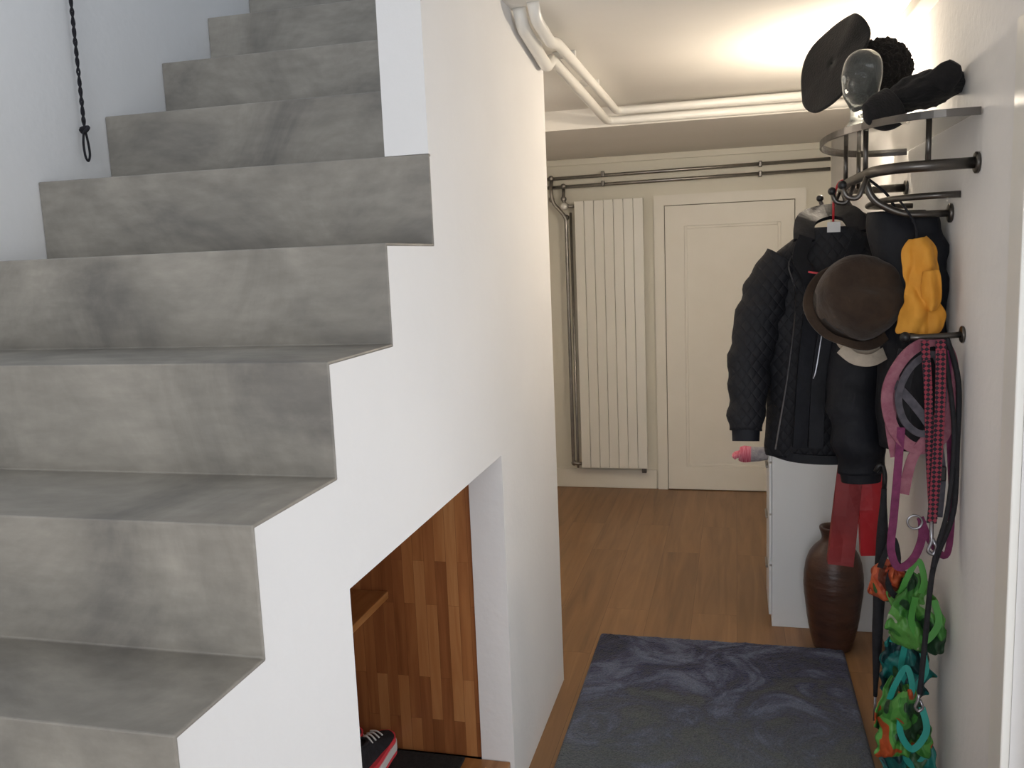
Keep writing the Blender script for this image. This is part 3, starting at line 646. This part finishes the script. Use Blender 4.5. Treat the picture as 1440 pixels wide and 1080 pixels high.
M_r1=mat('dark_red_paper','#6e191c','#8a2224',rough=.6,scale=6,bump=.5,bscale=14);M_r2=mat('bright_red','#b4121c','#c81c2a',rough=.5,scale=6,bump=.5,bscale=14)
def patch(name,cols,s=9,pos=(.42,.52,.61)):
    m,nt,b=newmat(name);L=nt.links;b.inputs['Roughness'].default_value=.5
    tc=nt.nodes.new('ShaderNodeTexCoord');n=nt.nodes.new('ShaderNodeTexNoise');n.inputs['Scale'].default_value=s;n.inputs['Detail'].default_value=.5;L.new(tc.outputs['Object'],n.inputs[0])
    r=nt.nodes.new('ShaderNodeValToRGB');r.color_ramp.interpolation='CONSTANT';e=r.color_ramp.elements;e[0].color=lin(cols[0]);e[0].position=0;e[1].position=pos[0];e[1].color=lin(cols[1])
    for i,c in enumerate(cols[2:]):x=e.new(pos[1+i]);x.color=lin(c)
    L.new(n.outputs['Fac'],r.inputs[0]);L.new(r.outputs[0],b.inputs['Base Color'])
    n2=nt.nodes.new('ShaderNodeTexNoise');n2.inputs['Scale'].default_value=22;n2.inputs['Distortion'].default_value=1.5;L.new(tc.outputs['Object'],n2.inputs[0])
    bp=nt.nodes.new('ShaderNodeBump');bp.inputs['Strength'].default_value=.4;bp.inputs['Distance'].default_value=.01;L.new(n2.outputs['Fac'],bp.inputs['Height']);L.new(bp.outputs[0],b.inputs['Normal']);return m
M_g=patch('lime_bag_print',['#1d3c24','#38762f','#549040','#a2ac92'],14,(.42,.53,.70));M_g2=patch('mixed_bag_print',['#1d3c24','#3a7c30','#569644','#a8481f'],15,(.40,.50,.60));M_t=patch('teal_bag_print',['#0e3236','#12625f','#1c746e','#2c5430'],13,(.42,.54,.66));M_o=patch('orange_bag_print',['#54200f','#9c3c20','#b45430','#2c5a30'],16)
M_tl=mat('teal_webbing','#14847a','#209c90',rough=.6);M_lg=mat('lime_webbing','#3c8432','#509840',rough=.6)
paper_bag('red_paper_bag',.360,2.96,.87,.535,.080,.045,5,M_r1,M_bk)
paper_bag('red_tote_bag',.425,3.00,.87,.56,.085,.045,-3,M_r2,M_r2)
bag('orange_shopping_bag',.43,2.60,.68,.56,.12,M_o,M_bk,seed=1)
bag('green_shopping_bag',.485,2.54,.64,.44,.15,M_g,M_lg,seed=4)
bag('teal_shopping_bag',.475,2.62,.46,.26,.14,M_t,M_tl,seed=7)
bag('green_shopping_bag.001',.460,2.53,.33,.12,.15,M_g2,M_tl,seed=12)
bag('teal_shopping_bag.001',.48,2.60,.23,.03,.15,M_t,M_tl,seed=17)
um=empty('folded_umbrella')
limb('canopy',[(.425,2.72,.86),(.422,2.72,.7),(.416,2.72,.45),(.412,2.72,.2)],[.008,.018,.016,.006],M_bk,um,amp=.004,ns=10,flat=1)
pipe('tip',[(.412,2.72,.205),(.411,2.72,.12)],.004,M_zip,um)
pipe('handle',[(.425,2.72,.85),(.427,2.72,.90),(.42,2.72,.93),(.41,2.72,.93),(.40,2.72,.91)],.007,M_blackp,um,rad=.02)

# ------------------------------------------------------------------ wall lamp & lights
LZ=1.93
wl=empty('wall_lamp')
disc('base',(XR-.012,3.45,LZ),.04,.012,'Y',M_paint,wl)
pipe('arm',[(XR,3.45,LZ),(.50,3.45,LZ),(.49,3.45,LZ+.03)],.008,M_paint,wl)
bm=bmesh.new();lathe_bm(bm,[(.02,0),(.035,.01),(.055,.035),(.058,.04),(.052,.038),(.03,.012),(.004,.008)],32,Matrix.Translation((.49,3.45,LZ+.025)));obj('bowl',bm,M_paint,wl,smooth=True)
m_e,nt,b=newmat('halogen_bulb');b.inputs['Emission Color'].default_value=(1,.85,.66,1);b.inputs['Emission Strength'].default_value=25
bm=bmesh.new();bmesh.ops.create_uvsphere(bm,u_segments=16,v_segments=10,radius=.012,matrix=Matrix.Translation((.49,3.45,LZ+.06)));obj('bulb',bm,m_e,wl,smooth=True)
def light(name,typ,loc,energy,col,**k):
    l=bpy.data.lights.new(name,typ);l.energy=energy;l.color=col
    for a,b_ in k.items():setattr(l,a,b_)
    o=bpy.data.objects.new(name,l);o.location=loc;COL.objects.link(o);return o
light('lamp_light','POINT',(.47,3.45,LZ+.11),32,(1,.86,.69),shadow_soft_size=.03)
cl=empty('added_fill_lamp')  # unseen fitting, added to brighten the back wall and left ceiling
bm=bmesh.new();lathe_bm(bm,[(.10,0),(.11,-.02),(.09,-.05),(.04,-.07),(.004,-.075)],32,Matrix.Translation((-1.2,3.8,ZC-.001)));obj('shade',bm,mat('opal_glass','#f2efe8',rough=.3),cl,smooth=True)
light('added_fill_light','POINT',(-1.2,3.8,2.12),5,(1,.88,.74),shadow_soft_size=.08)  # added fill light, out of view in the left recess
w=light('window_daylight','AREA',(.1,-2.5,1.45),58,(.93,.96,1),shape='RECTANGLE',size=1.9,size_y=1.5);w.rotation_euler=(math.radians(90),0,0)
g=light('glazed_door_daylight','AREA',(XR+.10,1.28,1.0),9,(.95,.97,1),shape='RECTANGLE',size=1.7,size_y=1.2);g.rotation_euler=(0,math.radians(90),0)
s=light('stairwell_skylight','AREA',(-1.15,2.4,4.9),11,(.60,.76,1),shape='RECTANGLE',size=.8,size_y=2.4)
wd=bpy.data.worlds.new('world');sc.world=wd;wd.use_nodes=True;wd.node_tree.nodes['Background'].inputs[0].default_value=(.84,.91,1,1);wd.node_tree.nodes['Background'].inputs[1].default_value=.75

# ------------------------------------------------------------------ camera
p_,a_,r_=.1429,.2532,.0409
fw=Vector((-math.sin(a_)*math.cos(p_),math.cos(a_)*math.cos(p_),-math.sin(p_)));rt=Vector((math.cos(a_),math.sin(a_),0));dn=fw.cross(rt)
rt2=math.cos(r_)*rt+math.sin(r_)*dn;dn2=-math.sin(r_)*rt+math.cos(r_)*dn
cd=bpy.data.cameras.new('camera');cam=bpy.data.objects.new('camera',cd);COL.objects.link(cam)
cd.sensor_width=36;cd.lens=1231.36*36/1440;cd.clip_start=.05
Mx=Matrix((rt2,-dn2,-fw)).transposed().to_4x4();Mx.translation=Vector((0,0,1.5823));cam.matrix_world=Mx
sc.camera=cam
